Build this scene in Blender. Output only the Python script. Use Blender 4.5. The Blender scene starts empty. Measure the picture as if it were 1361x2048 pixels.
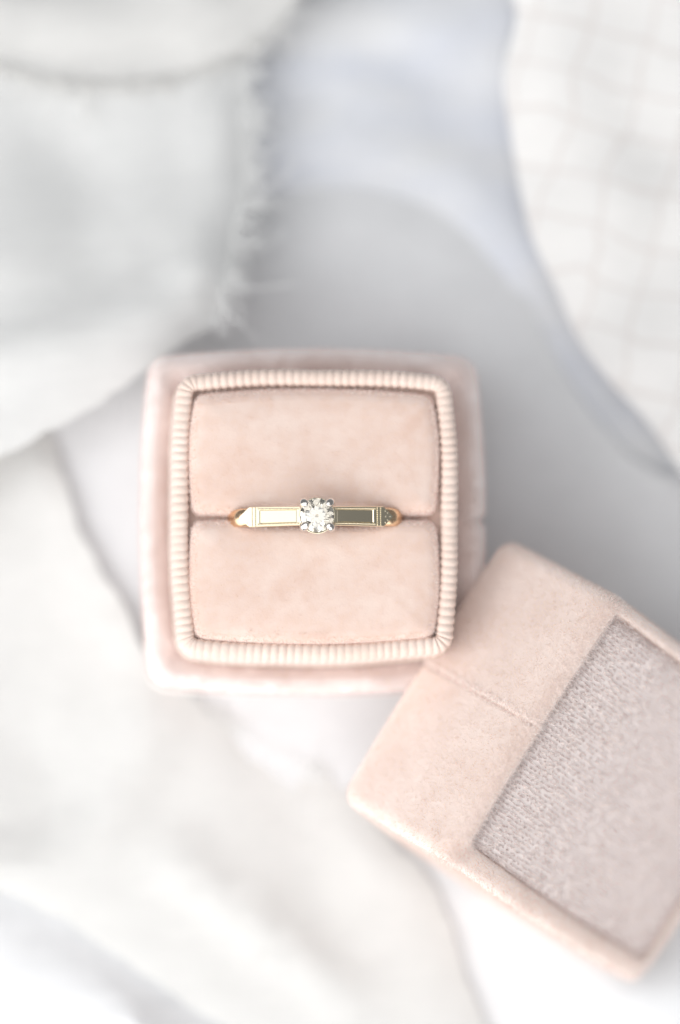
import bpy, bmesh, math, random
import numpy as np
from mathutils import Vector, Matrix
from mathutils.geometry import delaunay_2d_cdt

random.seed(7)
RNG = np.random.default_rng(11)
# one Blender unit is one centimetre
S = bpy.context.scene
S.unit_settings.system = 'METRIC'
S.unit_settings.scale_length = 0.01
COL = S.collection

# ------------------------------------------------------------------ camera
RING_Z = 3.90
PXCM = 172.0                       # photo pixels per cm in the plane of the stone
DIST = 35.0
FH = 2048 / PXCM
cam_d = bpy.data.cameras.new('camera')
cam = bpy.data.objects.new('camera', cam_d)
COL.objects.link(cam)
tilt_y, tilt_x = math.radians(4.3), math.radians(2.6)
back = Vector((-math.tan(tilt_x), -math.tan(tilt_y), 1)).normalized()
target = Vector((0.264, 0.036, RING_Z))
cam.location = target + back * DIST
xa = Vector((1, 0, 0)); xa = (xa - back * xa.dot(back)).normalized()
ya = back.cross(xa)
M = Matrix((xa, ya, back)).transposed().to_4x4()
M.translation = cam.location
cam.matrix_world = M
cam_d.sensor_fit = 'VERTICAL'
cam_d.sensor_width = 240
cam_d.sensor_height = 360
cam_d.lens = 360 * DIST / FH
cam_d.clip_start = 1
cam_d.clip_end = 500
cam_d.dof.use_dof = True
cam_d.dof.focus_distance = DIST + 0.10
APERTURE = 2.45                    # cm
cam_d.dof.aperture_fstop = (cam_d.lens / 1000) / APERTURE
cam_d.dof.aperture_blades = 0
S.camera = cam

def at(px, py, z):
    """pixel of the photograph -> point on the horizontal plane z"""
    u = (px - 680.5) / PXCM; v = -(py - 1024) / PXCM
    d = xa * u + ya * v - back * DIST
    t = (z - cam.location.z) / d.z
    return cam.location + d * t

# ------------------------------------------------------------------ light
W = bpy.data.worlds.new('World'); S.world = W
W.use_nodes = True
bg = W.node_tree.nodes['Background']
bg.inputs[0].default_value = (0.93, 0.96, 1.0, 1)
bg.inputs[1].default_value = 0.27

def area(name, loc, aim, sx, sy, power, col):
    l = bpy.data.lights.new(name, 'AREA')
    l.shape = 'RECTANGLE'; l.size = sx; l.size_y = sy
    l.energy = power; l.color = col
    o = bpy.data.objects.new(name, l); COL.objects.link(o)
    o.location = loc
    o.rotation_euler = (Vector(aim) - Vector(loc)).to_track_quat('-Z', 'Y').to_euler()
    return o
area('window_light', (-58, -34, 40), (0, 0, 2), 84, 84, 54000, (1.0, 0.99, 0.97))
area('ceiling_bounce', (-40, -4, 70), (-36, -4, 2), 84, 110, 47000, (0.97, 0.985, 1.0))
area('room_bounce', (18, -66, 44), (0, 0, 2), 90, 60, 34000, (1.0, 0.985, 0.97))

S.view_settings.view_transform = 'Standard'
S.view_settings.look = 'None'
S.view_settings.exposure = 0.0
S.view_settings.gamma = 1
S.cycles.use_denoising = True
S.cycles.max_bounces = 20
S.cycles.transmission_bounces = 16
S.cycles.glossy_bounces = 8
S.cycles.diffuse_bounces = 5
S.cycles.transparent_max_bounces = 16

# ------------------------------------------------------------------ materials
def srgb(r, g, b):
    f = lambda c: (c/255/12.92) if c/255 <= .04045 else ((c/255+.055)/1.055)**2.4
    return (f(r), f(g), f(b), 1)

def base_mat(name):
    m = bpy.data.materials.new(name); m.use_nodes = True
    nt = m.node_tree
    return m, nt, nt.nodes['Principled BSDF'], nt.nodes['Material Output']

def velvet(name, col, col2, sheen=0.6, rough=0.8, bump=0.25, scale=9.0, spec=0.15, grain=70, stripe=None, sheen_col=(1,.97,.95,1), rim=.5):
    m, nt, p, out = base_mat(name)
    N, L = nt.nodes, nt.links
    tc = N.new('ShaderNodeTexCoord')
    n1 = N.new('ShaderNodeTexNoise'); n1.inputs['Scale'].default_value = scale; n1.inputs['Detail'].default_value = 5
    n1.inputs['Roughness'].default_value = .65
    L.new(tc.outputs['Object'], n1.inputs['Vector'])
    n2 = N.new('ShaderNodeTexNoise'); n2.inputs['Scale'].default_value = grain; n2.inputs['Detail'].default_value = 3
    L.new(tc.outputs['Object'], n2.inputs['Vector'])
    n3 = N.new('ShaderNodeTexNoise'); n3.inputs['Scale'].default_value = 1.5; n3.inputs['Detail'].default_value = 2
    L.new(tc.outputs['Object'], n3.inputs['Vector'])
    add = N.new('ShaderNodeMath'); add.operation = 'ADD'
    L.new(n1.outputs[0], add.inputs[0]); L.new(n3.outputs[0], add.inputs[1])
    mr = N.new('ShaderNodeMapRange'); mr.inputs[1].default_value = .7; mr.inputs[2].default_value = 1.3
    L.new(add.outputs[0], mr.inputs[0])
    mx = N.new('ShaderNodeMix'); mx.data_type = 'RGBA'
    mx.inputs[6].default_value = col; mx.inputs[7].default_value = col2
    L.new(mr.outputs[0], mx.inputs[0])
    L.new(mx.outputs[2], p.inputs['Base Color'])
    b = N.new('ShaderNodeBump'); b.inputs['Strength'].default_value = bump; b.inputs['Distance'].default_value = .02
    if stripe:
        wv = N.new('ShaderNodeTexWave'); wv.bands_direction = stripe[0]; wv.inputs['Scale'].default_value = stripe[1]
        wv.inputs['Distortion'].default_value = 1.2; wv.inputs['Detail'].default_value = 2; wv.inputs['Detail Scale'].default_value = 6
        L.new(tc.outputs['Object'], wv.inputs['Vector'])
        a2 = N.new('ShaderNodeMath'); a2.operation = 'MULTIPLY_ADD'; a2.inputs[1].default_value = stripe[2]
        L.new(wv.outputs['Fac'], a2.inputs[0]); L.new(n2.outputs[0], a2.inputs[2])
        L.new(a2.outputs[0], b.inputs['Height'])
    else:
        L.new(n2.outputs[0], b.inputs['Height'])
    L.new(b.outputs[0], p.inputs['Normal'])
    p.inputs['Roughness'].default_value = rough
    p.inputs['Specular IOR Level'].default_value = spec
    p.inputs['Sheen Weight'].default_value = sheen
    p.inputs['Sheen Roughness'].default_value = .35
    p.inputs['Sheen Tint'].default_value = sheen_col
    if rim:
        sh = N.new('ShaderNodeBsdfSheen'); sh.distribution = 'ASHIKHMIN'; sh.inputs['Roughness'].default_value = .55
        sh.inputs['Color'].default_value = (rim, rim*.98, rim*.97, 1)
        ad = N.new('ShaderNodeAddShader'); L.new(p.outputs[0], ad.inputs[0]); L.new(sh.outputs[0], ad.inputs[1]); L.new(ad.outputs[0], out.inputs[0])
    return m

def fibre_mat(name, col, col2, rough=.38, spec=.6, trans=.25, sheen=.3):
    m, nt, p, out = base_mat(name)
    N, L = nt.nodes, nt.links
    g = N.new('ShaderNodeNewGeometry')
    mx = N.new('ShaderNodeMix'); mx.data_type = 'RGBA'
    mx.inputs[6].default_value = col; mx.inputs[7].default_value = col2
    L.new(g.outputs['Random Per Island'], mx.inputs[0])
    L.new(mx.outputs[2], p.inputs['Base Color'])
    p.inputs['Roughness'].default_value = rough
    p.inputs['Specular IOR Level'].default_value = spec
    p.inputs['Sheen Weight'].default_value = sheen
    tr = N.new('ShaderNodeBsdfTranslucent'); L.new(mx.outputs[2], tr.inputs[0])
    ms = N.new('ShaderNodeMixShader'); ms.inputs[0].default_value = trans
    L.new(p.outputs[0], ms.inputs[1]); L.new(tr.outputs[0], ms.inputs[2])
    L.new(ms.outputs[0], out.inputs[0])
    return m

def cloth(name, col, alpha=1.0, weave=60, bump=.3, trans=.3, sheen=.2, wdir=20, col2=None, check=None):
    m, nt, p, out = base_mat(name)
    N, L = nt.nodes, nt.links
    tc = N.new('ShaderNodeTexCoord')
    mp = N.new('ShaderNodeMapping'); mp.inputs['Rotation'].default_value = (0, 0, math.radians(wdir))
    L.new(tc.outputs['Object'], mp.inputs[0])
    hs = []
    for d in ('X', 'Y'):
        w = N.new('ShaderNodeTexWave'); w.bands_direction = d; w.inputs['Scale'].default_value = weave / 6
        w.inputs['Distortion'].default_value = .8; w.inputs['Detail Scale'].default_value = 3
        L.new(mp.outputs[0], w.inputs['Vector']); hs.append(w)
    a = N.new('ShaderNodeMath'); a.operation = 'ADD'
    L.new(hs[0].outputs['Fac'], a.inputs[0]); L.new(hs[1].outputs['Fac'], a.inputs[1])
    n = N.new('ShaderNodeTexNoise'); n.inputs['Scale'].default_value = 1.3; n.inputs['Detail'].default_value = 4
    L.new(tc.outputs['Object'], n.inputs['Vector'])
    mr = N.new('ShaderNodeMapRange'); mr.inputs[1].default_value = .3; mr.inputs[2].default_value = .7
    mr.inputs[3].default_value = .94; mr.inputs[4].default_value = 1.02
    ng = N.new('ShaderNodeTexNoise'); ng.inputs['Scale'].default_value = 7; ng.inputs['Detail'].default_value = 3
    mg = N.new('ShaderNodeMapping'); mg.inputs['Rotation'].default_value = (0, 0, math.radians(wdir)); mg.inputs['Scale'].default_value = (.35, 1.6, 1)
    L.new(tc.outputs['Object'], mg.inputs[0]); L.new(mg.outputs[0], ng.inputs['Vector'])
    mixn = N.new('ShaderNodeMath'); mixn.operation = 'MULTIPLY_ADD'; mixn.inputs[1].default_value = .45
    L.new(ng.outputs[0], mixn.inputs[0])
    sc_ = N.new('ShaderNodeMath'); sc_.operation = 'MULTIPLY'; sc_.inputs[1].default_value = .55; L.new(n.outputs[0], sc_.inputs[0])
    L.new(sc_.outputs[0], mixn.inputs[2]); L.new(mixn.outputs[0], mr.inputs[0])
    hv = N.new('ShaderNodeHueSaturation'); hv.inputs['Color'].default_value = col
    L.new(mr.outputs[0], hv.inputs['Value'])
    L.new(hv.outputs[0], p.inputs['Base Color'])
    if col2:
        n5 = N.new('ShaderNodeTexNoise'); n5.inputs['Scale'].default_value = .45; n5.inputs['Detail'].default_value = 3
        mp5 = N.new('ShaderNodeMapping'); mp5.inputs['Scale'].default_value = (.6, 1.6, 1); L.new(tc.outputs['Object'], mp5.inputs[0]); L.new(mp5.outputs[0], n5.inputs['Vector'])
        r5 = N.new('ShaderNodeMapRange'); r5.inputs[1].default_value = .36; r5.inputs[2].default_value = .58; L.new(n5.outputs[0], r5.inputs[0])
        m5 = N.new('ShaderNodeMix'); m5.data_type = 'RGBA'; m5.inputs[6].default_value = col; m5.inputs[7].default_value = col2
        L.new(r5.outputs[0], m5.inputs[0]); L.new(m5.outputs[2], hv.inputs['Color'])
    if check:
        bt = N.new('ShaderNodeTexBrick'); bt.offset = 0; bt.inputs['Scale'].default_value = 1
        bt.inputs['Brick Width'].default_value = .72; bt.inputs['Row Height'].default_value = .62; bt.inputs['Mortar Size'].default_value = .05; bt.inputs['Mortar Smooth'].default_value = .8
        bt.inputs['Color1'].default_value = col; bt.inputs['Color2'].default_value = col; bt.inputs['Mortar'].default_value = check
        mp6 = N.new('ShaderNodeMapping'); mp6.inputs['Rotation'].default_value = (0, 0, math.radians(14))
        dn = N.new('ShaderNodeTexNoise'); dn.inputs['Scale'].default_value = .8; L.new(tc.outputs['Object'], dn.inputs['Vector'])
        va = N.new('ShaderNodeVectorMath'); va.operation = 'MULTIPLY_ADD'; va.inputs[1].default_value = (.6, .6, 0); L.new(dn.outputs['Color'], va.inputs[0]); L.new(tc.outputs['Object'], va.inputs[2])
        L.new(va.outputs[0], mp6.inputs[0]); L.new(mp6.outputs[0], bt.inputs['Vector']); L.new(bt.outputs['Color'], hv.inputs['Color'])
    b = N.new('ShaderNodeBump'); b.inputs['Strength'].default_value = bump; b.inputs['Distance'].default_value = .01
    L.new(a.outputs[0], b.inputs['Height']); L.new(b.outputs[0], p.inputs['Normal'])
    p.inputs['Roughness'].default_value = .7
    p.inputs['Specular IOR Level'].default_value = .25
    p.inputs['Sheen Weight'].default_value = sheen
    tr = N.new('ShaderNodeBsdfTranslucent'); L.new(hv.outputs[0], tr.inputs[0])
    ms = N.new('ShaderNodeMixShader'); ms.inputs[0].default_value = trans
    L.new(p.outputs[0], ms.inputs[1]); L.new(tr.outputs[0], ms.inputs[2])
    last = ms
    if alpha < 1:
        t = N.new('ShaderNodeBsdfTransparent'); m2 = N.new('ShaderNodeMixShader'); m2.inputs[0].default_value = alpha
        L.new(t.outputs[0], m2.inputs[1]); L.new(ms.outputs[0], m2.inputs[2]); last = m2
    L.new(last.outputs[0], out.inputs[0])
    return m

def metal(name, col, rough=.18, bump=.05, scale=120):
    m, nt, p, out = base_mat(name)
    N, L = nt.nodes, nt.links
    tc = N.new('ShaderNodeTexCoord')
    n = N.new('ShaderNodeTexNoise'); n.inputs['Scale'].default_value = scale; n.inputs['Detail'].default_value = 4
    L.new(tc.outputs['Object'], n.inputs['Vector'])
    mr = N.new('ShaderNodeMapRange'); mr.inputs[3].default_value = rough * .7; mr.inputs[4].default_value = rough * 1.4
    L.new(n.outputs[0], mr.inputs[0]); L.new(mr.outputs[0], p.inputs['Roughness'])
    b = N.new('ShaderNodeBump'); b.inputs['Strength'].default_value = bump; b.inputs['Distance'].default_value = .005
    L.new(n.outputs[0], b.inputs['Height']); L.new(b.outputs[0], p.inputs['Normal'])
    p.inputs['Base Color'].default_value = col
    p.inputs['Metallic'].default_value = 1
    return m

PEACH = srgb(218, 190, 176); PEACH2 = srgb(229, 208, 197)
M_pad = velvet('blush_velvet', PEACH, PEACH2, sheen=1.0, scale=6)
M_tray = velvet('blush_velvet_tray', srgb(207, 189, 183), srgb(236, 225, 222), sheen=.8, scale=5)
M_lidw = velvet('blush_velvet_wall', srgb(215, 195, 185), srgb(228, 212, 204), sheen=.5, scale=8, grain=55)
M_lidg = velvet('sheen_grey_velvet', srgb(218, 206, 202), srgb(230, 220, 217), sheen=.6, scale=10, grain=55, stripe=('X', 3.3, .8))  # same blush velvet, sheen of the leaning pile put into a greyer colour
F_pad = fibre_mat('blush_pile', srgb(229, 208, 198), srgb(238, 220, 212), rough=.5, spec=.3)
F_tray = fibre_mat('blush_pile_tray', srgb(228, 211, 206), srgb(240, 226, 222), rough=.45, spec=.4)
F_lidw = fibre_mat('blush_pile_wall', srgb(224, 206, 197), srgb(240, 228, 222), rough=.42, spec=.45)
F_lidg = fibre_mat('sheen_grey_pile', srgb(210, 192, 187), srgb(248, 242, 240), rough=.24, spec=1.0, trans=.1, sheen=.8)  # panel pile greyed and paled so its colour carries the silvery sheen
F_highlight = fibre_mat('highlight_pile', srgb(240, 228, 222), srgb(250, 243, 240), rough=.5, spec=.4, trans=.2, sheen=1.0)  # pale fibre colour paints highlights on rolled edges, seam and glints
M_rib = velvet('grosgrain', srgb(224, 202, 189), srgb(232, 213, 202), sheen=.2, rough=.6, bump=.12, spec=.3, grain=90, rim=.12)
M_dark = velvet('slit_lining', srgb(214, 188, 175), srgb(222, 198, 186), sheen=.1)
M_white = metal('white_gold', srgb(236, 226, 200), .16)
M_steel = metal('platinum', srgb(222, 216, 210), .12)
M_shoulder = metal('pale_gold', srgb(226, 214, 188), .12)
M_rose = metal('rose_gold', srgb(228, 196, 162), .2)

md, nt, p, out = base_mat('diamond')
p.inputs['Base Color'].default_value = (.60, .55, .47, 1)
p.inputs['Roughness'].default_value = 0
p.inputs['IOR'].default_value = 2.42
p.inputs['Transmission Weight'].default_value = 1
M_dia = md

# ------------------------------------------------------------------ helpers
def tag(o, label=None, cat=None, group=None, kind=None):
    if label: o['label'] = label
    if cat: o['category'] = cat
    if group: o['group'] = group
    if kind: o['kind'] = kind
    return o

def empty(name, loc, mat=None):
    o = bpy.data.objects.new(name, None); COL.objects.link(o)
    o.empty_display_size = .5
    if mat is not None: o.matrix_world = mat
    else: o.location = loc
    return o

def mesh_obj(name, V, F, mats, parent=None, mi=None, smooth=True, smooth_n=None):
    me = bpy.data.meshes.new(name)
    if isinstance(V, np.ndarray): V = V.tolist()
    me.from_pydata(V, [], F)
    if not isinstance(mats, (list, tuple)): mats = [mats]
    for m in mats: me.materials.append(m)
    n = len(me.polygons)
    sm = np.full(n, smooth)
    if smooth_n is not None: sm[smooth_n:] = False
    me.polygons.foreach_set('use_smooth', sm)
    if mi is not None: me.polygons.foreach_set('material_index', np.asarray(mi, dtype=np.int32))
    me.update()
    o = bpy.data.objects.new(name, me); COL.objects.link(o)
    if parent is not None: o.parent = parent
    return o

def contour(a, b, s, r, n=32, s2=None):
    """closed rounded square with bowed sides: half sizes a, b, bow s, corner radius r. n points per side and n//2 per corner"""
    s2 = s if s2 is None else s2
    s = max(s, 1e-4); s2 = max(s2, 1e-4)
    Rr = (b*b + s*s) / (2*s); Rt = (a*a + s2*s2) / (2*s2)
    c1 = np.array([a - Rr, 0.]); R1 = Rr - r
    c2 = np.array([0., b - Rt]); R2 = Rt - r
    d = c2 - c1; D = np.hypot(*d)
    A = (R1*R1 - R2*R2 + D*D) / (2*D); h = math.sqrt(max(R1*R1 - A*A, 0))
    m = c1 + d/D*A; pr = np.array([-d[1], d[0]]) / D
    q = m + pr*h
    if q[0] < 0 or q[1] < 0: q = m - pr*h
    f1 = math.atan2(q[1]-c1[1], q[0]-c1[0]); f2 = math.atan2(q[1]-c2[1], q[0]-c2[0])
    pts = []; nor = []
    nc = max(n//2, 4)
    for k in range(n):                                   # right side
        t = -f1 + 2*f1*k/n
        pts.append(c1 + Rr*np.array([math.cos(t), math.sin(t)])); nor.append((math.cos(t), math.sin(t)))
    for k in range(nc):
        t = f1 + (f2-f1)*k/nc
        pts.append(q + r*np.array([math.cos(t), math.sin(t)])); nor.append((math.cos(t), math.sin(t)))
    for k in range(n):
        t = f2 + (math.pi - 2*f2)*k/n
        pts.append(c2 + Rt*np.array([math.cos(t), math.sin(t)])); nor.append((math.cos(t), math.sin(t)))
    for k in range(nc):
        t = f2 + (f1-f2)*k/nc
        v = np.array([-math.cos(t), math.sin(t)])
        pts.append(np.array([-q[0], q[1]]) + r*v); nor.append(tuple(v))
    P = np.array(pts); Nn = np.array(nor)
    return np.vstack([P, -P]), np.vstack([Nn, -Nn])

def loft(rings, cap_end=True, cap_start=False, grid=None):
    """rings: list of (N,3) arrays, returns V, F (quads)"""
    n = len(rings[0]); V = np.vstack(rings); F = []
    for i in range(len(rings)-1):
        for k in range(n):
            k2 = (k+1) % n
            F.append((i*n+k, i*n+k2, (i+1)*n+k2, (i+1)*n+k))
    if cap_end:
        c = len(V); V = np.vstack([V, rings[-1].mean(0)[None]])
        o = (len(rings)-1)*n
        F += [(o+k, o+(k+1) % n, c) for k in range(n)]
    if cap_start:
        c = len(V); V = np.vstack([V, rings[0].mean(0)[None]])
        F += [((k+1) % n, k, c) for k in range(n)]
    return V, F

def ring3(P, z):
    return np.column_stack([P, np.full(len(P), z) if np.isscalar(z) else z])

def tri_data(V, F):
    T = []
    for f in F:
        for j in range(1, len(f)-1): T.append((f[0], f[j], f[j+1]))
    T = np.array(T); a, b, c = V[T[:, 0]], V[T[:, 1]], V[T[:, 2]]
    cr = np.cross(b-a, c-a); ar = np.linalg.norm(cr, axis=1)/2
    return a, b, c, cr/np.maximum(ar*2, 1e-12)[:, None], ar

def sample(V, F, count, keep=None):
    a, b, c, nn, ar = tri_data(V, F)
    if keep is not None:
        k = keep((a+b+c)/3, nn); ar = ar * k
    idx = RNG.choice(len(ar), count, p=ar/ar.sum())
    u, v = RNG.random(count), RNG.random(count)
    fl = u+v > 1; u[fl] = 1-u[fl]; v[fl] = 1-v[fl]
    P = a[idx] + (b-a)[idx]*u[:, None] + (c-a)[idx]*v[:, None]
    return P, nn[idx]

def fibres(P, Nn, length, width, lean, jitter, vari=.4):
    """thin bent blades: 5 vertices, 1 quad + 1 tri each"""
    n = len(P)
    ln = length*(1 + vari*(RNG.random(n)-.5)*2)
    d = Nn + np.asarray(lean)[None]*1.0 + RNG.normal(0, jitter, (n, 3))
    d /= np.linalg.norm(d, axis=1)[:, None]
    d2 = d + np.asarray(lean)[None]*.6 + RNG.normal(0, jitter*.7, (n, 3)); d2 /= np.linalg.norm(d2, axis=1)[:, None]
    side = np.cross(d, RNG.normal(0, 1, (n, 3))); side /= np.linalg.norm(side, axis=1)[:, None]
    w = (width*(.7+.6*RNG.random(n)))[:, None]
    base = P - Nn*.01
    m = base + d*(ln*.55)[:, None]; tip = m + d2*(ln*.45)[:, None]
    V = np.stack([base-side*w/2, base+side*w/2, m+side*w/2, m-side*w/2, tip], 1).reshape(-1, 3)
    F = []
    for i in range(n):
        o = 5*i
        F.append((o, o+1, o+2, o+3)); F.append((o+3, o+2, o+4))
    return V, F

def velvet_obj(name, V, F, mat, fmat, parent, fib):
    """surface plus its pile, one mesh. fib: list of (V, F) blade sets"""
    allV = [V]; allF = list(F); mi = [0]*len(F); o = len(V); ns = len(F)
    for e in fib:
        fv, ff = e[:2]
        allV.append(fv); allF += [tuple(i+o for i in f) for f in ff]; mi += [1 if len(e) < 3 else 2]*len(ff); o += len(fv)
    return mesh_obj(name, np.vstack(allV), allF, [mat, fmat, F_highlight], parent, mi, True, ns)

# ------------------------------------------------------------------ setting: table and cloths
g = mesh_obj('tabletop', [(-60, -60, .04), (60, -60, .04), (60, 60, .04), (-60, 60, .04)], [(0, 1, 2, 3)],
             cloth('table_linen', srgb(243, 243, 244), weave=40))
tag(g, kind='structure')

def catmull(pts, step=.12, closed=True):
    P = np.array(pts, float); n = len(P); out = []
    rng_ = range(n) if closed else range(n-1)
    for i in rng_:
        if closed: p0, p1, p2, p3 = P[i-1], P[i], P[(i+1) % n], P[(i+2) % n]
        else: p0, p1, p2, p3 = P[max(i-1, 0)], P[i], P[i+1], P[min(i+2, n-1)]
        m = max(int(np.linalg.norm(p2-p1)/step), 1)
        for k in range(m):
            t = k/m
            out.append(.5*((2*p1) + (-p0+p2)*t + (2*p0-5*p1+4*p2-p3)*t*t + (-p0+3*p1-3*p2+p3)*t**3))
    if not closed: out.append(P[-1])
    return np.array(out)

def pdist(Q, poly, closed=False):
    A = poly if closed else poly[:-1]; B = np.roll(poly, -1, 0) if closed else poly[1:]
    best = np.full(len(Q), 1e9)
    for a, b in zip(A, B):
        ab = b-a; t = np.clip(((Q-a)@ab)/max(ab@ab, 1e-9), 0, 1)
        best = np.minimum(best, np.linalg.norm(Q-(a+t[:, None]*ab), axis=1))
    return best

def vnoise(Q, seed, f):
    r = np.random.default_rng(seed); z = np.zeros(len(Q))
    for k in range(7):
        a = r.random()*2*math.pi; ff = f*(.6+1.3*r.random())
        z += np.sin((Q[:, 0]*math.cos(a)+Q[:, 1]*math.sin(a))*ff + r.random()*6.28 + 1.3*np.sin(Q[:, 0]*f*.4+k))
    return z/7

def make_cloth(name, label, outline, z0, zedge, folds, mat, noise=.12, seed=1, edge_w=.6, slope=None, step=.28, fray=None, thick=.012,
               category='cloth', group=None, zfun=None):
    pl = np.array([tuple(at(x, y, zedge)[:2]) for x, y in outline])
    ol = catmull(pl, .16)
    if fray is not None:
        ol = ol + RNG.normal(0, .018, ol.shape)
    lo, hi = ol.min(0), ol.max(0)
    gx, gy = np.meshgrid(np.arange(lo[0], hi[0], step), np.arange(lo[1], hi[1], step))
    Q = np.column_stack([gx.ravel(), gy.ravel()]) + RNG.normal(0, .01, (gx.size, 2))
    # inside test
    ins = np.zeros(len(Q), bool); j = len(ol)-1
    for i in range(len(ol)):
        xi, yi = ol[i]; xj, yj = ol[j]
        c = ((yi > Q[:, 1]) != (yj > Q[:, 1])) & (Q[:, 0] < (xj-xi)*(Q[:, 1]-yi)/((yj-yi) if yj != yi else 1e-9)+xi)
        ins ^= c; j = i
    Q = Q[ins]; dd = pdist(Q, ol[::3], True); Q = Q[dd > .09]
    pts = [Vector(p) for p in ol] + [Vector(p) for p in Q]
    vo, eo, fo, *_ = delaunay_2d_cdt(pts, [], [list(range(len(ol)))], 1, 1e-5)
    Vv = np.array([tuple(v) for v in vo]); Fv = [tuple(f) for f in fo]
    def height(X):
        z = np.full(len(X), float(z0))
        if slope: z += slope[0]*X[:, 0] + slope[1]*X[:, 1]
        for poly, h, w in folds:
            pw = catmull(np.array([tuple(at(x, y, z0)[:2]) for x, y in poly]), .5, False)
            z += h*np.exp(-(pdist(X, pw)/w)**2)
        z += noise*vnoise(X, seed, 1.1) + noise*.25*vnoise(X, seed+50, 3.2)
        if zfun: z = zfun(X, z)
        de = pdist(X, ol[::2], True)
        z += (zedge-z0)*np.exp(-(de/edge_w)**2) if zfun is None else -.08*np.exp(-(de/edge_w)**2)
        return np.maximum(z, .08)
    Z = height(Vv)
    V = np.column_stack([Vv, Z])
    # face winding up
    a, b, c, nn, ar = tri_data(V, Fv)
    Fv = [f if V_up(V, f) else f[::-1] for f in Fv]
    o = mesh_obj(name, V, Fv, mat)
    tag(o, label, category, group)
    md = o.modifiers.new('thickness', 'SOLIDIFY'); md.thickness = thick; md.offset = -1
    es = o.modifiers.new('crease', 'EDGE_SPLIT'); es.split_angle = math.radians(50)
    if fray is not None:
        i0 = catmull(np.array([tuple(at(x, y, zedge)[:2]) for x, y in fray[0]]), .05, False)
        cen = ol.mean(0); TV = []; TF = []
        for q in range(fray[1]):
            k = random.randrange(1, len(i0)-1)
            p = i0[k]; t = i0[k+1]-i0[k-1]; t = t/np.linalg.norm(t); nrm = np.array([t[1], -t[0]])
            if fray[3]*nrm@np.array(fray[4]) < 0: nrm = -nrm
            L = fray[2]*(.3+random.random()**2*1.3)*(2.4 if random.random() < .05 else 1)
            ang = random.gauss(0, .55); bend = random.gauss(0, 1.0)
            zz = float(height(p[None])[0]) + random.uniform(-.02, .04)
            w = random.uniform(.006, .012); prev = None
            pos = p - nrm*.05; steps = 6
            for s_ in range(steps+1):
                dirv = nrm*math.cos(ang) + t*math.sin(ang)
                sd = np.array([-dirv[1], dirv[0]])
                base = len(TV)
                TV.append((pos[0]-sd[0]*w, pos[1]-sd[1]*w, zz)); TV.append((pos[0]+sd[0]*w, pos[1]+sd[1]*w, zz))
                if prev is not None:
                    TF.append((prev, prev+1, base+1, base))
                prev = base
                pos = pos + dirv*L/steps; ang += bend/steps; zz += random.gauss(0, .015)
        fo_ = mesh_obj('frayed_thread', TV, TF, mat, o)
        tag(fo_, kind='stuff')
    return o

def V_up(V, f):
    a, b, c = V[f[0]], V[f[1]], V[f[2]]
    return (b[0]-a[0])*(c[1]-a[1]) - (b[1]-a[1])*(c[0]-a[0]) > 0

C_blue = cloth('pale_blue_silk', srgb(229, 232, 240), col2=srgb(241, 241, 242), weave=50, wdir=5, trans=.15)
C_sheer = cloth('grey_chiffon', srgb(244, 244, 245), alpha=.8, weave=34, wdir=18, trans=.12)
C_left = cloth('white_chiffon', srgb(239, 239, 238), alpha=.92, weave=45, wdir=-25, trans=.3)
C_top = cloth('white_silk', srgb(233, 232, 230), weave=60, wdir=40, trans=.3)
C_right = cloth('bright_cotton', srgb(243, 241, 239), weave=40, wdir=10, trans=.15, sheen=.3, check=srgb(234, 229, 226))
C_low = cloth('ivory_silk', srgb(238, 237, 235), weave=50, wdir=60, trans=.25)

make_cloth('silk_cloth', 'pale blue silk lying underneath the white fabrics above the box', 
    [(300, -260), (1300, -260), (1420, 500), (1560, 900), (1500, 1080), (1250, 1000), (1080, 860), (900, 760), (300, 760)], .26, .2,
    [([(500, 75), (800, 60), (1060, 45)], .2, .16), ([(480, 150), (700, 95), (900, 100), (1080, 140)], .16, .22),
     ([(480, 300), (700, 285), (900, 360), (1060, 520)], .2, .45),
     ([(500, 200), (650, 160), (800, 190)], .14, .3), ([(560, 20), (1050, -20)], .2, .3)], C_blue, noise=.12, seed=3)

make_cloth('chiffon_cloth', 'sheer pale grey chiffon with soft folds lying beneath both box halves',
    [(-300, 640), (200, 480), (500, 400), (640, 380), (790, 395), (930, 455), (1030, 545), (1085, 660), (1150, 780), (1235, 890), (1310, 945), (1420, 960), (1700, 960),
     (1700, 2350), (-300, 2350)], .33, .28,
    [([(480, 410), (700, 395), (900, 470), (1030, 620), (1110, 790), (1260, 935), (1500, 965)], .07, .5),
     ([(450, 520), (700, 470), (880, 560), (980, 720)], .10, .45),
     ([(480, 600), (700, 560), (850, 640)], .1, .3),
     ([(1100, 1900), (1300, 2000), (1500, 1950)], .3, .5), ([(0, 1950), (200, 2020), (420, 2150)], .2, .3),
     ([(-50, 1850), (150, 1930), (380, 2120)], .15, .2)],
    C_sheer, noise=.05, seed=8, edge_w=.25)

make_cloth('cotton_cloth', 'brightest white crumpled cotton cloth filling the upper right corner',
    [(1042, -150), (1035, 30), (1008, 150), (1022, 260), (1040, 370), (1066, 480), (1120, 590), (1165, 690), (1225, 770), (1300, 850), (1420, 1010),
     (1700, 1200), (1800, -200)], 1.25, 1.12,
    [([(1361, 480), (1230, 590), (1150, 640)], -.12, .3), ([(1361, 250), (1200, 300), (1080, 330)], -.06, .3),
     ([(1500, 600), (1350, 700), (1250, 760)], .08, .3), ([(1110, 60), (1160, 250), (1250, 430)], .06, .5),
     ([(1300, 0), (1250, 200), (1330, 330)], -.05, .3)],
    C_right, noise=.08, seed=21, edge_w=.25)

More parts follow.
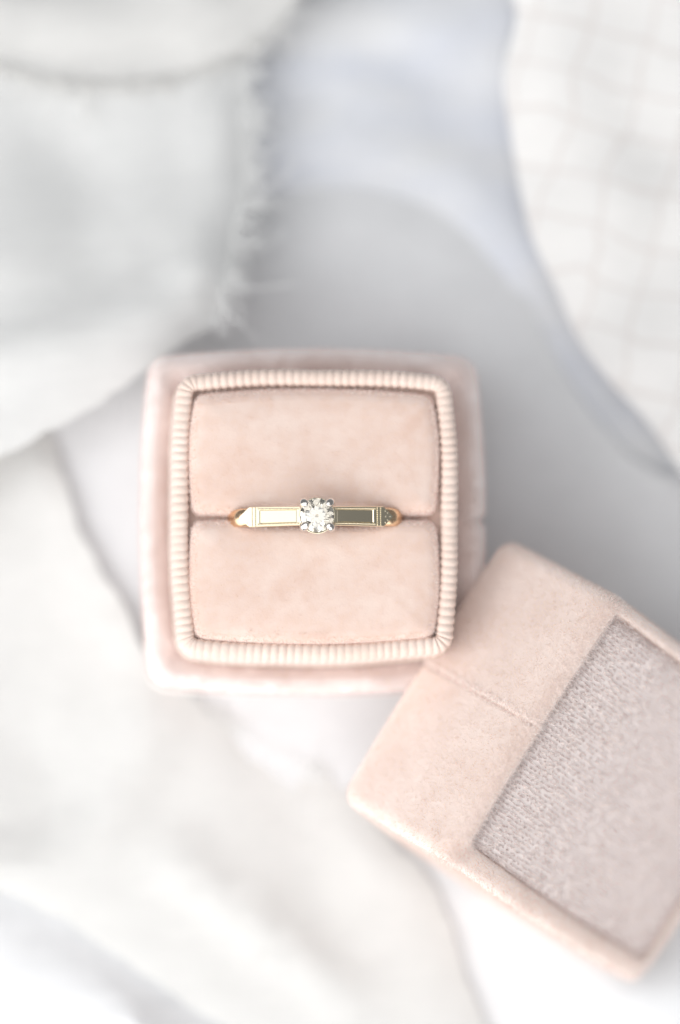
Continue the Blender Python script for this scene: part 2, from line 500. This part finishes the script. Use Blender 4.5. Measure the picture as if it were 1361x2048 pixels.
make_cloth('silk_cloth', 'ivory silk cloth with a diagonal fold filling the lower left corner',
    [(-300, 700), (60, 830), (110, 890), (140, 1000), (185, 1110), (255, 1230), (310, 1330), (420, 1430), (560, 1500), (660, 1560), (760, 1650), (860, 1760), (900, 1850),
     (935, 1960), (985, 2110), (900, 2200), (620, 2140), (420, 2040), (250, 1925), (110, 1830), (-50, 1765), (-300, 1740)], .47, .40,
    [([(300, 1440), (260, 1560), (190, 1660), (60, 1730), (-100, 1760)], .2, .3),
     ([(60, 1500), (120, 1600), (60, 1660)], -.1, .4), ([(520, 1500), (620, 1640), (640, 1800)], -.1, .5),
     ([(100, 950), (200, 1150), (290, 1300)], .15, .25), ([(350, 1720), (520, 1850), (700, 2000)], .15, .3)],
    C_low, noise=.03, seed=33, edge_w=.15, fray=([(310, 1330), (420, 1430), (560, 1500), (660, 1560)], 400, .2, 1, (.5, 1)))

make_cloth('chiffon_cloth', 'white chiffon cloth with a frayed edge reaching the upper left corner of the box',
    [(-300, 60), (100, 60), (470, 90), (492, 170), (488, 260), (496, 350), (478, 440), (462, 520), (444, 600), (420, 655), (330, 712), (250, 770), (150, 838), (0, 915), (-300, 1060)], 1.5, 1.4,
    [([(-50, 640), (120, 590), (300, 530)], -.14, .35), ([(-50, 700), (150, 680), (330, 610), (420, 560)], .2, .38),
     ([(430, 200), (440, 400), (380, 540)], .12, .3), ([(100, 250), (180, 380), (160, 500)], -.14, .5)],
    C_left, noise=.04, seed=40, edge_w=.2, zfun=lambda X, z: z-.32*np.clip((X[:, 1]-2.9)/1.9, 0, 1)**2*(3-2*np.clip((X[:, 1]-2.9)/1.9, 0, 1)), fray=([(470, 90), (492, 170), (488, 260), (496, 350), (478, 440), (462, 520), (444, 600), (420, 655)], 520, .26, 1, (1, 0)))

make_cloth('silk_cloth', 'white silk cloth with a curved frayed hem in the upper left corner',
    [(-300, 110), (0, 128), (90, 158), (220, 168), (340, 158), (430, 128), (500, 95), (560, 45), (598, -10), (660, -150), (-300, -250)], 1.30, 1.27,
    [([(0, 30), (200, 60), (420, 40)], .15, .4), ([(300, -60), (430, -10), (560, -60)], .15, .3), ([(0, 90), (150, 110), (330, 105)], -.12, .2)],
    C_top, noise=.03, seed=55, edge_w=.2, fray=([(-60, 118), (0, 128), (90, 158), (220, 168), (340, 158), (430, 128), (500, 95), (560, 45), (598, -10)], 500, .2, 1, (.3, -1)))

# ------------------------------------------------------------------ ring box base
FL_Z, CO_Z = 2.42, 3.42
pf = at(628, 1039, FL_Z); pc = at(631, 1027, CO_Z)
BX, BY = (pf.x+pc.x)/2, (pf.y+pc.y)/2
print('flange centre', pf, 'collar centre', pc)
box = empty('ring_box', (BX, BY, .15))
tag(box, 'open blush velvet ring box base with ribbed trim holding the ring', 'ring box')
def L(p): return np.array([p.x-BX, p.y-BY])
cf, cc = L(pf), L(pc)
ZB = .15

def lring(a, b, s, r, z, n=40, c=(0, 0), s2=None):
    P, _ = contour(a, b, s, r, n, s2)
    return ring3(P + np.array(c)[None], z)

# tray: outer wall, rounded flange, step down to the collar. velvet
A, B_ = 2.085, 2.09
fz = FL_Z-ZB
rs = [lring(A-.14, B_-.14, .07, .14, .0), lring(A-.03, B_-.03, .08, .22, .08), lring(A-.01, B_-.01, .08, .24, .3)]
rs += [lring(A+.005, B_+.005, .125, .25, z) for z in np.linspace(.6, fz-.22, 8)]
for t in np.linspace(0, 90, 8)[1:]:
    o_ = .15*(1-math.cos(math.radians(t)))
    rs.append(lring(A-o_, B_-o_, .125, .25-o_*.5, fz-.2+.2*math.sin(math.radians(t))))
for d in (.19, .23, .27, .31, .35, .39, .43):
    rs.append(lring(A-d, B_-d, .125, .14, fz-.34*((d-.15)/.28)**1.1))
rs.append(lring(A-.47, B_-.47, .12, .12, fz-.42))
rs.append(lring(A-.6, B_-.6, .08, .1, fz-.5))
rs = [r + np.array([cf[0], cf[1], 0]) for r in rs]
V, F = loft(rs, True, True)
# seam notch at the middle of the right wall
def notch(V, x0, y0, depth, w, sgn=1):
    m = (V[:, 0]*sgn > x0*sgn)
    k = np.exp(-((V[:, 1]-y0)/w)**2)*m
    V = V.copy(); V[:, 0] -= sgn*depth*k; V[:, 2] -= .3*depth*k*(V[:, 2] > fz-.25)
    return V
V = notch(V, A-.45+cf[0], at(940, 1036, FL_Z).y-BY, .09, .035)
P, Nn = sample(V, F, 42000, lambda c, n: (c[:, 2] > 1.2).astype(float))
tray = velvet_obj('tray', V, F, M_tray, F_tray, box, [fibres(P, Nn, .05, .006, (.15, .1, 0), .45)])

# ribbed collar: grosgrain wall with real ribs
def rib_collar():
    NR = 36                                  # ribs per long side
    n = NR*8
    a, b = 1.70, 1.73
    z0, z1 = fz-.48, CO_Z-ZB
    base, Nn = contour(a, b, .105, .24, n)
    # arc length phase so ribs stay even round the corners
    seg = np.linalg.norm(np.roll(base, -1, 0)-base, axis=1); s = np.concatenate([[0], np.cumsum(seg)[:-1]]); tot = seg.sum()
    K = round(tot/.097)
    j = .6*np.sin(s*2.1)+.45*np.sin(s*5.3+1)+.25*np.sin(s*11.7)
    wob = .008*np.sin(s*1.7)+.006*np.sin(s*4.1+2)
    ampl = 1+.25*np.sin(s*3.7)+.2*np.sin(s*9.1)
    ph = 2*math.pi*K*s/tot + j
    rib = .6+((0.5+0.5*np.cos(ph))**.45-.6)*ampl
    prof = []
    for z in np.linspace(z0, z1-.15, 5): prof.append((0, z, 1, 0))
    for t in np.linspace(0, 180, 17)[1:]:
        th = math.radians(t); q = lambda v: math.copysign(abs(v)**.62, v)
        prof.append((.098-.098*q(math.cos(th)), z1-.15+.15*q(math.sin(th)) - .03*(t < 90)*math.cos(th), math.cos(th), math.sin(th)))
    for z in np.linspace(z1-.15, z1-.5, 4)[1:]: prof.append((.196, z, -1, 0))
    amp = .014
    R = []
    for off, z, no, nz in prof:
        # slight outward flare downwards
        fl = .06*max(0, (z1-.1-z))/(z1-z0)
        xy = base - Nn*(off-fl+wob[:, None]) + Nn*(no*amp*(rib-.6))[:, None]
        R.append(np.column_stack([xy+cc[None], z + nz*amp*(rib-.6)]))
    V, F = loft(R, False, False)
    o = mesh_obj('ribbed_trim', V, F, M_rib, box)
    return s, base, Nn
rib_collar()
# thin stitched cord under the ribs (outer foot of the collar)
# core floor inside the collar
V, F = loft([lring(1.55, 1.57, .09, .1, 1.2, c=cc), lring(1.55, 1.57, .09, .1, CO_Z-ZB-.22, c=cc)], True)
mesh_obj('inner_floor', V, F, M_dark, box)

# two pads
def pad(cx, cy, a, b, top, tilt):
    rs = []
    for z in (.7, .45, .3): rs.append((0, z))
    prof = [(0, .22), (.012, .14), (.032, .085), (.065, .04), (.11, .014), (.17, 0), (.35, -.012), (.55, -.02)]
    R = []
    for d, dz in [(0.0, 1.1), (0, .7), (0, .45)] + prof:
        P_, _ = contour(a-d, b-d, .06, max(.13-d*.4, .03), 40, .022)
        R.append(ring3(P_, top-dz))
    V, F = loft(R, True)
    V[:, 0] += cx; V[:, 1] += cy
    V[:, 2] += .012*np.sin(V[:, 0]*2.3+cy)*np.cos(V[:, 1]*3) * (V[:, 2] > top-.3)
    # outer edge bows with the collar, top edge follows
    k = np.clip((V[:, 1]-cy)*tilt/b, 0, 1)
    V[:, 1] -= tilt*k*.07*((V[:, 0]-cx)/a)**2
    V[:, 0] = cx + (V[:, 0]-cx)*(1-.03*k*np.abs((V[:, 1]-cy)/b))
    return V, F
PZ = 3.47-ZB
slit = at(500, 1036.5, 3.3).y-BY
up = at(631, 777, 3.3).y-BY; dn = at(631, 1293, 3.3).y-BY
xl = at(375, 1000, 3.3).x-BX; xr = at(880, 1000, 3.3).x-BX
for (y0, y1, tl) in ((slit+.012, up, 1), (dn, slit-.012, -1)):
    V, F = pad((xl+xr)/2, (y0+y1)/2, (xr-xl)/2, (y1-y0)/2, PZ, tl)
    # the ring spreads the slit a little
    ym = slit
    rx = -BX
    k = np.exp(-((V[:, 0]-rx)/.78)**6)*np.exp(-((V[:, 1]-ym)/.12)**2)
    V[:, 1] += tl*.085*k
    P, Nn = sample(V, F, 30000, lambda c, n: (c[:, 2] > PZ-.45)*(.15+(n[:, 2] < .97)))
    P2, N2 = sample(V, F, 5000, lambda c, n: ((c[:, 2] > PZ-.3) & (n[:, 2] < .85)).astype(float))  # rolled edges: window highlight painted with pale fibres
    #P5, N5 = sample(V, F, 7000, lambda c, n: (c[:, 2] > PZ-.17)*np.exp(-((c[:, 0]-V[:, 0].min()-.09)/.07)**4))
    velvet_obj('cushion', V, F, M_pad, F_pad, box, [fibres(P, Nn, .025, .004, (.02, .05, 0), .2), fibres(P2, N2, .045, .005, (0, 0, .2), .4)+(1,)])

# ------------------------------------------------------------------ the ring
ring = empty('diamond_ring', (0, 0, 2.1))
ring.rotation_euler = (0, 0, math.radians(.3))
tag(ring, 'vintage two tone gold ring with round diamond, held in the slit of the velvet cushions', 'ring')
RZ = RING_Z-2.1        # local height of the stone girdle region
# centre line of the band in x,z (z relative to the table of the stone)
def arc_pts():
    pts = []
    R = 1.02; cz = RZ-.945
    return R, cz
R_, CZ = arc_pts()
def sweep(path, sec, name, mat, par, bevelcap=True, smooth=True):
    """path: list of (pos, tangent, width scale, height scale) in the xz plane; sec: list of (y, n) section points"""
    rings = []
    for (x, z), (tx, tz), ws, hs in path:
        nx, nz = -tz, tx
        rings.append(np.array([(x+nx*n*hs, y*ws, z+nz*n*hs) for y, n in sec]))
    V, F = loft(rings, True, True)
    o = mesh_obj(name, V, F, mat, par)
    o.data.polygons.foreach_set('use_smooth', np.full(len(o.data.polygons), smooth)); 
    return o
# rose gold shank: full loop from shoulder to shoulder, below
half = [(.70, -.345), (.77, -.352), (.84, -.368), (.90, -.40), (.95, -.47), (.985, -.60), (1.0, -.78)]
for k in range(1, 13):
    a_ = math.radians(-k*7.5); half.append((1.0*math.cos(a_), -.85+1.0*math.sin(a_)))
hp = catmull(np.array(half), .03, False)
full = [(-x, z) for x, z in hp] + [(x, z) for x, z in hp[::-1][1:]]
full = np.array(full); full[:, 1] += RZ
path = []
for i in range(len(full)):
    d_ = full[min(i+1, len(full)-1)]-full[max(i-1, 0)]; d_ /= np.linalg.norm(d_)
    z_ = full[i][1]-RZ
    ws = 1.3 if z_ > -.39 else max(.75, 1.3-.55*min(1, (-.39-z_)/.35))
    path.append((tuple(full[i]), (d_[0], d_[1]), ws, 1))
sec = [(.085*math.cos(q), .055*math.sin(q)) for q in np.linspace(0, 2*math.pi, 17)[:-1]]
sweep(path, sec, 'band', M_rose, ring)

def shoulder(s):
    """flat topped engraved plate from the head out to its pointed tip; s = -1 left, 1 right"""
    # top surface curve
    def curve(u):                # u 0..1 from the head to the tip
        x = .20 + u*.70
        z = RZ-.13 - .08*u - .10*u**1.7
        return x, z
    def tang(u):
        a, b = curve(u-.01), curve(u+.01); d = np.array(b)-np.array(a); return d/np.linalg.norm(d)
    w0, w1 = .112, .122
    VV = []; FF = []
    us = [0, .03, .05, .062] + list(np.linspace(.1, .64, 10)) + [.658, .67, .7, .76, .8, .84] + list(np.linspace(.86, 1, 8))
    hw = lambda u: (w0+(w1-w0)*u) if u < .84 else (w0+(w1-w0)*.84)*max(.02, 1-((u-.84)/.16)**1.15)
    th = .07
    # recessed centre channel between u=.05 and .68, from the edges inwards
    cols = [-1, -.93, -.78, -.66, -.60, 0, .60, .66, .78, .93, 1]
    for i, u in enumerate(us):
        x, z = curve(u); t = tang(u); n = np.array([-t[1], t[0]])
        for c in cols:
            rec = 0
            if .06 < u < .66 and abs(c) <= .61: rec = .007
            edge = -.012 if abs(c) == 1 else 0
            pz = np.array([x, z]) + n*(-rec+edge)
            VV.append((s*pz[0], c*hw(u), pz[1]))
        pz = np.array([x, z]) - n*th
        VV.append((s*pz[0], hw(u)*.9, pz[1])); VV.append((s*pz[0], -hw(u)*.9, pz[1]))
    m = len(cols)+2
    for i in range(len(us)-1):
        for k in range(m):
            k2 = (k+1) % m
            f = (i*m+k, (i+1)*m+k, (i+1)*m+k2, i*m+k2)
            FF.append(f if s > 0 else f[::-1])
    FF.append(tuple(range(m)) if s < 0 else tuple(reversed(range(m))))
    FF.append(tuple((len(us)-1)*m+k for k in (range(m) if s > 0 else reversed(range(m)))))
    o = mesh_obj('shoulder', VV, FF, M_shoulder, ring, smooth=False)
    bm = bmesh.new(); bm.from_mesh(o.data); bmesh.ops.recalc_face_normals(bm, faces=bm.faces); bm.to_mesh(o.data); bm.free()
    tag(o, 'shoulder catching the window light' if s < 0 else 'shoulder in dark reflection')
    # milgrain beads along both edges
    bm = bmesh.new()
    def bead(u, c, r):
        x, z = curve(u); t = tang(u); n = np.array([-t[1], t[0]])
        p = np.array([x, z]) + n*.004
        bmesh.ops.create_icosphere(bm, subdivisions=1, radius=r, matrix=Matrix.Translation((s*p[0], c*hw(u), p[1])))
    for c in (-.76, .76):
        for u in np.linspace(.03, .69, 30): bead(u, c, .0125)
    me = bpy.data.meshes.new('milgrain'); 
    for f in bm.faces: f.smooth = True
    bm.to_mesh(me); bm.free(); me.materials.append(M_shoulder)
    b = bpy.data.objects.new('milgrain', me); COL.objects.link(b); b.parent = o; tag(b, kind='stuff')
    # two cross bars before the tip
    for u, wdt in ((.735, .016), (.79, .012)):
        x, z = curve(u); t = tang(u); n = np.array([-t[1], t[0]])
        bm = bmesh.new()
        for k in range(9):
            c = -.82 + 1.64*k/8
            q = np.array([x, z])+n*.003
            mtx = Matrix.Translation((s*q[0], c*hw(u), q[1])) @ Matrix.Diagonal((.7*wdt/.016, 1.25, .8, 1))
            bmesh.ops.create_icosphere(bm, subdivisions=1, radius=.0125, matrix=mtx)
        me = bpy.data.meshes.new('engraved_bar')
        for f in bm.faces: f.smooth = True
        bm.to_mesh(me); bm.free(); me.materials.append(M_shoulder)
        b = bpy.data.objects.new('engraved_bar', me); COL.objects.link(b); b.parent = o
    # little engraved leaf cuts on the tip
    lm = None
    for (du, c, rot) in ((.875, .0, 0), (.91, .36, .6), (.91, -.36, -.6), (.95, 0, 0), (.87, .58, .9), (.87, -.58, -.9)):
        x, z = curve(du); q = (x, z)
        if lm is None:
            bm = bmesh.new(); bmesh.ops.create_icosphere(bm, subdivisions=2, radius=.009, matrix=Matrix.Diagonal((1.7, .6, .5, 1)))
            lm = bpy.data.meshes.new('engraved_leaf')
            for f in bm.faces: f.smooth = True
            bm.to_mesh(lm); bm.free(); lm.materials.append(M_shoulder)
        b = bpy.data.objects.new('engraved_leaf', lm); COL.objects.link(b); b.parent = o
        b.location = (s*q[0], c*hw(.84), q[1]); b.rotation_euler = (0, 0, rot*s)
shoulder(-1); shoulder(1)

# setting: gallery ring and four claws
gal = [np.array([(r*math.cos(t), r*math.sin(t), z) for t in np.linspace(0, 2*math.pi, 49)[:-1]])
       for r, z in ((.10, RZ-.30), (.135, RZ-.28), (.175, RZ-.20), (.203, RZ-.115), (.212, RZ-.095), (.210, RZ-.085), (.196, RZ-.09), (.15, RZ-.2), (.08, RZ-.27))]
V, F = loft(gal, True, True)
mesh_obj('gallery', V, F, M_white, ring)
claw = None
for k, (px, py) in enumerate(((-.150, .143), (.146, .143), (-.147, -.128), (.150, -.137))):
    a_ = math.atan2(py, px); rr = math.hypot(px, py)
    if claw is None:
        # local frame: +x outward
        rings = []
        for (x, z, w) in ((-.03, -.30, .028), (-.01, -.2, .032), (.015, -.1, .040), (.020, -.05, .046), (.014, -.015, .053), (.0, .015, .052), (-.012, .035, .040), (-.02, .05, .02)):
            rings.append(np.array([(x+w*1.02*math.cos(t), w*math.sin(t), z) for t in np.linspace(0, 2*math.pi, 17)[:-1]]))
        V, F = loft(rings, True, True)
        claw = mesh_obj('prong', V, F, M_steel, ring); c = claw
        sb = claw.modifiers.new('smooth', 'SUBSURF'); sb.levels = 2; sb.render_levels = 2
    else:
        c = claw.copy(); COL.objects.link(c); c.parent = ring
    c.location = (px, py, RZ-.012); c.rotation_euler = (0, 0, a_)

# stone: old european cut
def stone(R=.200, tbl=.50, ca=35, pa=40.5, cu=.09, mid=.76, low=.38):
    V = []; F = []
    tc_, tp = math.tan(math.radians(ca)), math.tan(math.radians(pa))
    gz = 0.0; gt = .02
    zt = gt + (1-tbl)*tc_
    pol = lambda r, d, z: (r*math.cos(math.radians(d)), r*math.sin(math.radians(d)), z)
    main = lambda r, off: zt-(r*math.cos(math.radians(off))-tbl)*tc_
    pav = lambda r, off: -(1-r*math.cos(math.radians(off)))*tp
    T = []; Mm = []; G = []; G2 = []; Lw = []; Cu = []
    def add(p): V.append(p); return len(V)-1
    for k in range(8):
        T.append(add(pol(tbl, 45*k, zt)))
    for k in range(8): Mm.append(add(pol(mid, 45*k+22.5, main(mid, 22.5))))
    for j in range(16): G.append(add(pol(1, 22.5*j, gt)))
    for j in range(16): G2.append(add(pol(1, 22.5*j, 0)))
    for k in range(8): Lw.append(add(pol(low, 45*k+22.5, pav(low, 22.5))))
    for k in range(8): Cu.append(add(pol(cu, 45*k+22.5, pav(cu, 22.5))))
    F.append(tuple(T))
    for k in range(8):
        F.append((T[k], Mm[k-1], G[2*k], Mm[k]))
        F.append((T[k], Mm[k], T[(k+1) % 8]))
        F.append((G[2*k], G[2*k+1], Mm[k])); F.append((G[2*k+1], G[(2*k+2) % 16], Mm[k]))
        F.append((G2[2*k], Lw[k], G2[2*k+1])); F.append((G2[2*k+1], Lw[k], G2[(2*k+2) % 16]))
        F.append((G2[2*k], Lw[k-1], Cu[k-1], Cu[k], Lw[k]))
    for j in range(16): F.append((G[j], G2[j], G2[(j+1) % 16], G[(j+1) % 16]))
    F.append(tuple(reversed(Cu)))
    V = [(x*R, y*R, z*R) for x, y, z in V]
    o = mesh_obj('diamond', V, F, M_dia, ring, smooth=False)
    bm = bmesh.new(); bm.from_mesh(o.data); bmesh.ops.recalc_face_normals(bm, faces=bm.faces); bm.to_mesh(o.data); bm.free()
    o.location = (0, .003, RZ-.06); o.rotation_euler = (math.radians(1.5), math.radians(-2), math.radians(9))
stone()

# ------------------------------------------------------------------ the lid leaning on the base
TH = math.radians(43)
dx, dy = .842, -.540
nrm = math.hypot(dx, dy); dx /= nrm; dy /= nrm
down = Vector((dx*math.cos(TH), dy*math.cos(TH), -math.sin(TH)))
zax = Vector((dx*math.sin(TH), dy*math.sin(TH), math.cos(TH)))
yax = -down
xax = yax.cross(zax)
HA, HB, HH = 1.87, 2.18, 2.06
ridge = at(1062, 1453, 4.02)
cen = ridge + down*HB
m = Matrix((xax, yax, zax)).transposed().to_4x4(); m.translation = cen
lid = empty('box_cover', None, m)
tag(lid, 'blush velvet ring box lid turned over and leaning against the open base', 'box lid')
# local: z=0 top face, -z towards the mouth. shell
rs = []
n_ = 120
inner = [(-.22, -HH+.45, .1), (-.22, -HH+.08, .1), (-.20, -HH+.03, .1)]
for o_, z, r in inner: rs.append(lring(HA+o_, HB+o_, .05, .12, z, n_))
for o_, z in ((-.14, -HH), (-.08, -HH+.005), (-.03, -HH+.03), (-.005, -HH+.08), (0, -HH+.15)): rs.append(lring(HA+o_+.035, HB+o_, .05, .21, z, n_))
for z in np.linspace(-HH+.25, -.3, 14): rs.append(lring(HA+.035*(-z/HH), HB, .05, .19, z, n_))
for t in np.linspace(0, 90, 8)[1:]:
    q = math.radians(t); o_ = .13*(1-math.cos(q)); rs.append(lring(HA-o_, HB-o_, .05, .19-o_*.35, -.16+.16*math.sin(q), n_))
rs += [lring(HA-.15, HB-.15, .05, .12, -.008, n_), lring(HA-.175, HB-.175, .05, .11, -.04, n_), lring(HA-.19, HB-.19, .05, .1, -.1, n_), lring(HA-.2, HB-.2, .05, .1, -.2, n_)]
V, F = loft(rs, True, False)
def shift_rim(V):
    V = V.copy(); d = V[:, 0]+HA
    V[:, 0] += .12*np.clip((d-.1)/.06, 0, 1)*np.clip((.5-d)/.2, 0, 1)*(V[:, 2] > -.3)
    return V
V = shift_rim(V)
# seam across the wall that faces up: pinch
up_ = (V[:, 1] > HB-.3)*(V[:, 2] < .1)
sx = V[:, 0]-.03
V[:, 1] += up_*(.003*np.exp(-((sx-.06)/.07)**2) - .028*np.exp(-(sx/.02)**2) - .018*(sx < 0)*np.exp(-(sx/.3)**2))
def keep(c, n): return ((c[:, 1] > HB-.5) | (np.abs(c[:, 0]) > HA-.4) | (c[:, 2] > -.5)).astype(float)*(c[:, 2] > -HH+.02)
P, Nn = sample(V, F, 150000, keep)
P2, N2 = sample(V, F, 9000, lambda c, n: (c[:, 1] > HB-.3)*np.exp(-(np.minimum(c[:, 2]+.02, 0)/.12)**2))  # ridge lightened with the highlight-coloured fibres
P3, N3 = sample(V, F, 5000, lambda c, n: ((c[:, 2] > -.4) & (c[:, 0]*-1 > HA-.3)).astype(float))
P4, N4 = sample(V, F, 3500, lambda c, n: ((c[:, 1] > HB-.3) & (np.abs(c[:, 0]-.06) < .1)).astype(float)*np.exp(-((c[:, 0]-.05)/.04)**2))  # seam highlight painted in pale fibres
P6, N6 = sample(V, F, 6000, lambda c, n: (c[:, 1] > HB-.5)*np.exp(-((c[:, 0]-HA+.05)/.09)**2)*(c[:, 2] > -HH))  # bright line of the right edge, also painted in pale fibres
velvet_obj('lid_shell', V, F, M_lidw, F_lidw, lid,
           [fibres(P, Nn, .045, .0035, (.0, 0, .2), .22), fibres(P2, N2, .055, .0035, (0, -.1, .05), .3)+(1,), fibres(P3, N3, .045, .005, (-.2, 0, .2), .4),
            fibres(P4, N4, .04, .008, (.9, 0, .2), .3)+(1,), fibres(P6, N6, .04, .004, (.1, 0, .1), .35)+(1,)])
# inside lining
V, F = loft([lring(HA-.21, HB-.21, .05, .12, -HH+.44, n_), lring(HA-.3, HB-.3, .05, .1, -HH+.5, n_)], True)
mesh_obj('lining', V, [f[::-1] for f in F], M_dark, lid)
# top panel: pillow
PA = HA-.20; PB = HB-.20
R = []
for d, dz in ((.02, -.25), (0, -.12), (.005, -.07), (.025, -.035), (.06, -.012), (.11, 0), (.2, .004), (.4, .008), (.8, .01), (1.2, .01), (1.5, .01)):
    P_, _ = contour(PA-d, PA-d, .05, max(.07-d*.3, .02), n_); R.append(ring3(P_, dz-.03))
V, F = loft(R, True)
V[:, 1] *= PB/PA
V = shift_rim(V)
fib = []
# tufts in rows running down the slope
rows = np.arange(-PA+.16, PA-.04, .056)
TP = []
for rx_ in rows:
    ys = np.arange(-PB+.05, PB-.03, .05) + RNG.random()*.05
    TP.append(np.column_stack([rx_+RNG.normal(0, .004, len(ys)), ys+RNG.normal(0, .012, len(ys)), np.full(len(ys), -.026)]))
TP = np.vstack(TP); per = 10
Pq = np.repeat(TP, per, 0) + np.column_stack([RNG.normal(0, .006, len(TP)*per), RNG.normal(0, .014, len(TP)*per), np.zeros(len(TP)*per)])
lt = np.repeat(RNG.normal(0, 1, (len(TP), 3))*np.array([.13, .3, .2]), per, 0)
Nq = np.tile([[0, 0, 1.]], (len(Pq), 1)) + lt
Nq /= np.linalg.norm(Nq, axis=1)[:, None]
gl = np.repeat(RNG.random(len(TP)) < .16, per)  # random tufts coloured pale as painted glints
fib.append(fibres(Pq[~gl], Nq[~gl], .05, .009, (0, .3, 0), .15))
fib.append(fibres(Pq[gl], Nq[gl], .06, .010, (.15, .1, 0), .2)+(1,))
P, Nn = sample(V, F, 9000, lambda c, n: (c[:, 2] > -.12).astype(float)*(((np.abs(c[:, 0]) > PA-.15) | (np.abs(c[:, 1]) > PB-.15)) + .2))
fib.append(fibres(P, Nn, .055, .006, (0, .2, 0), .4))
velvet_obj('top_panel', V, F, M_lidg, F_lidg, lid, fib)
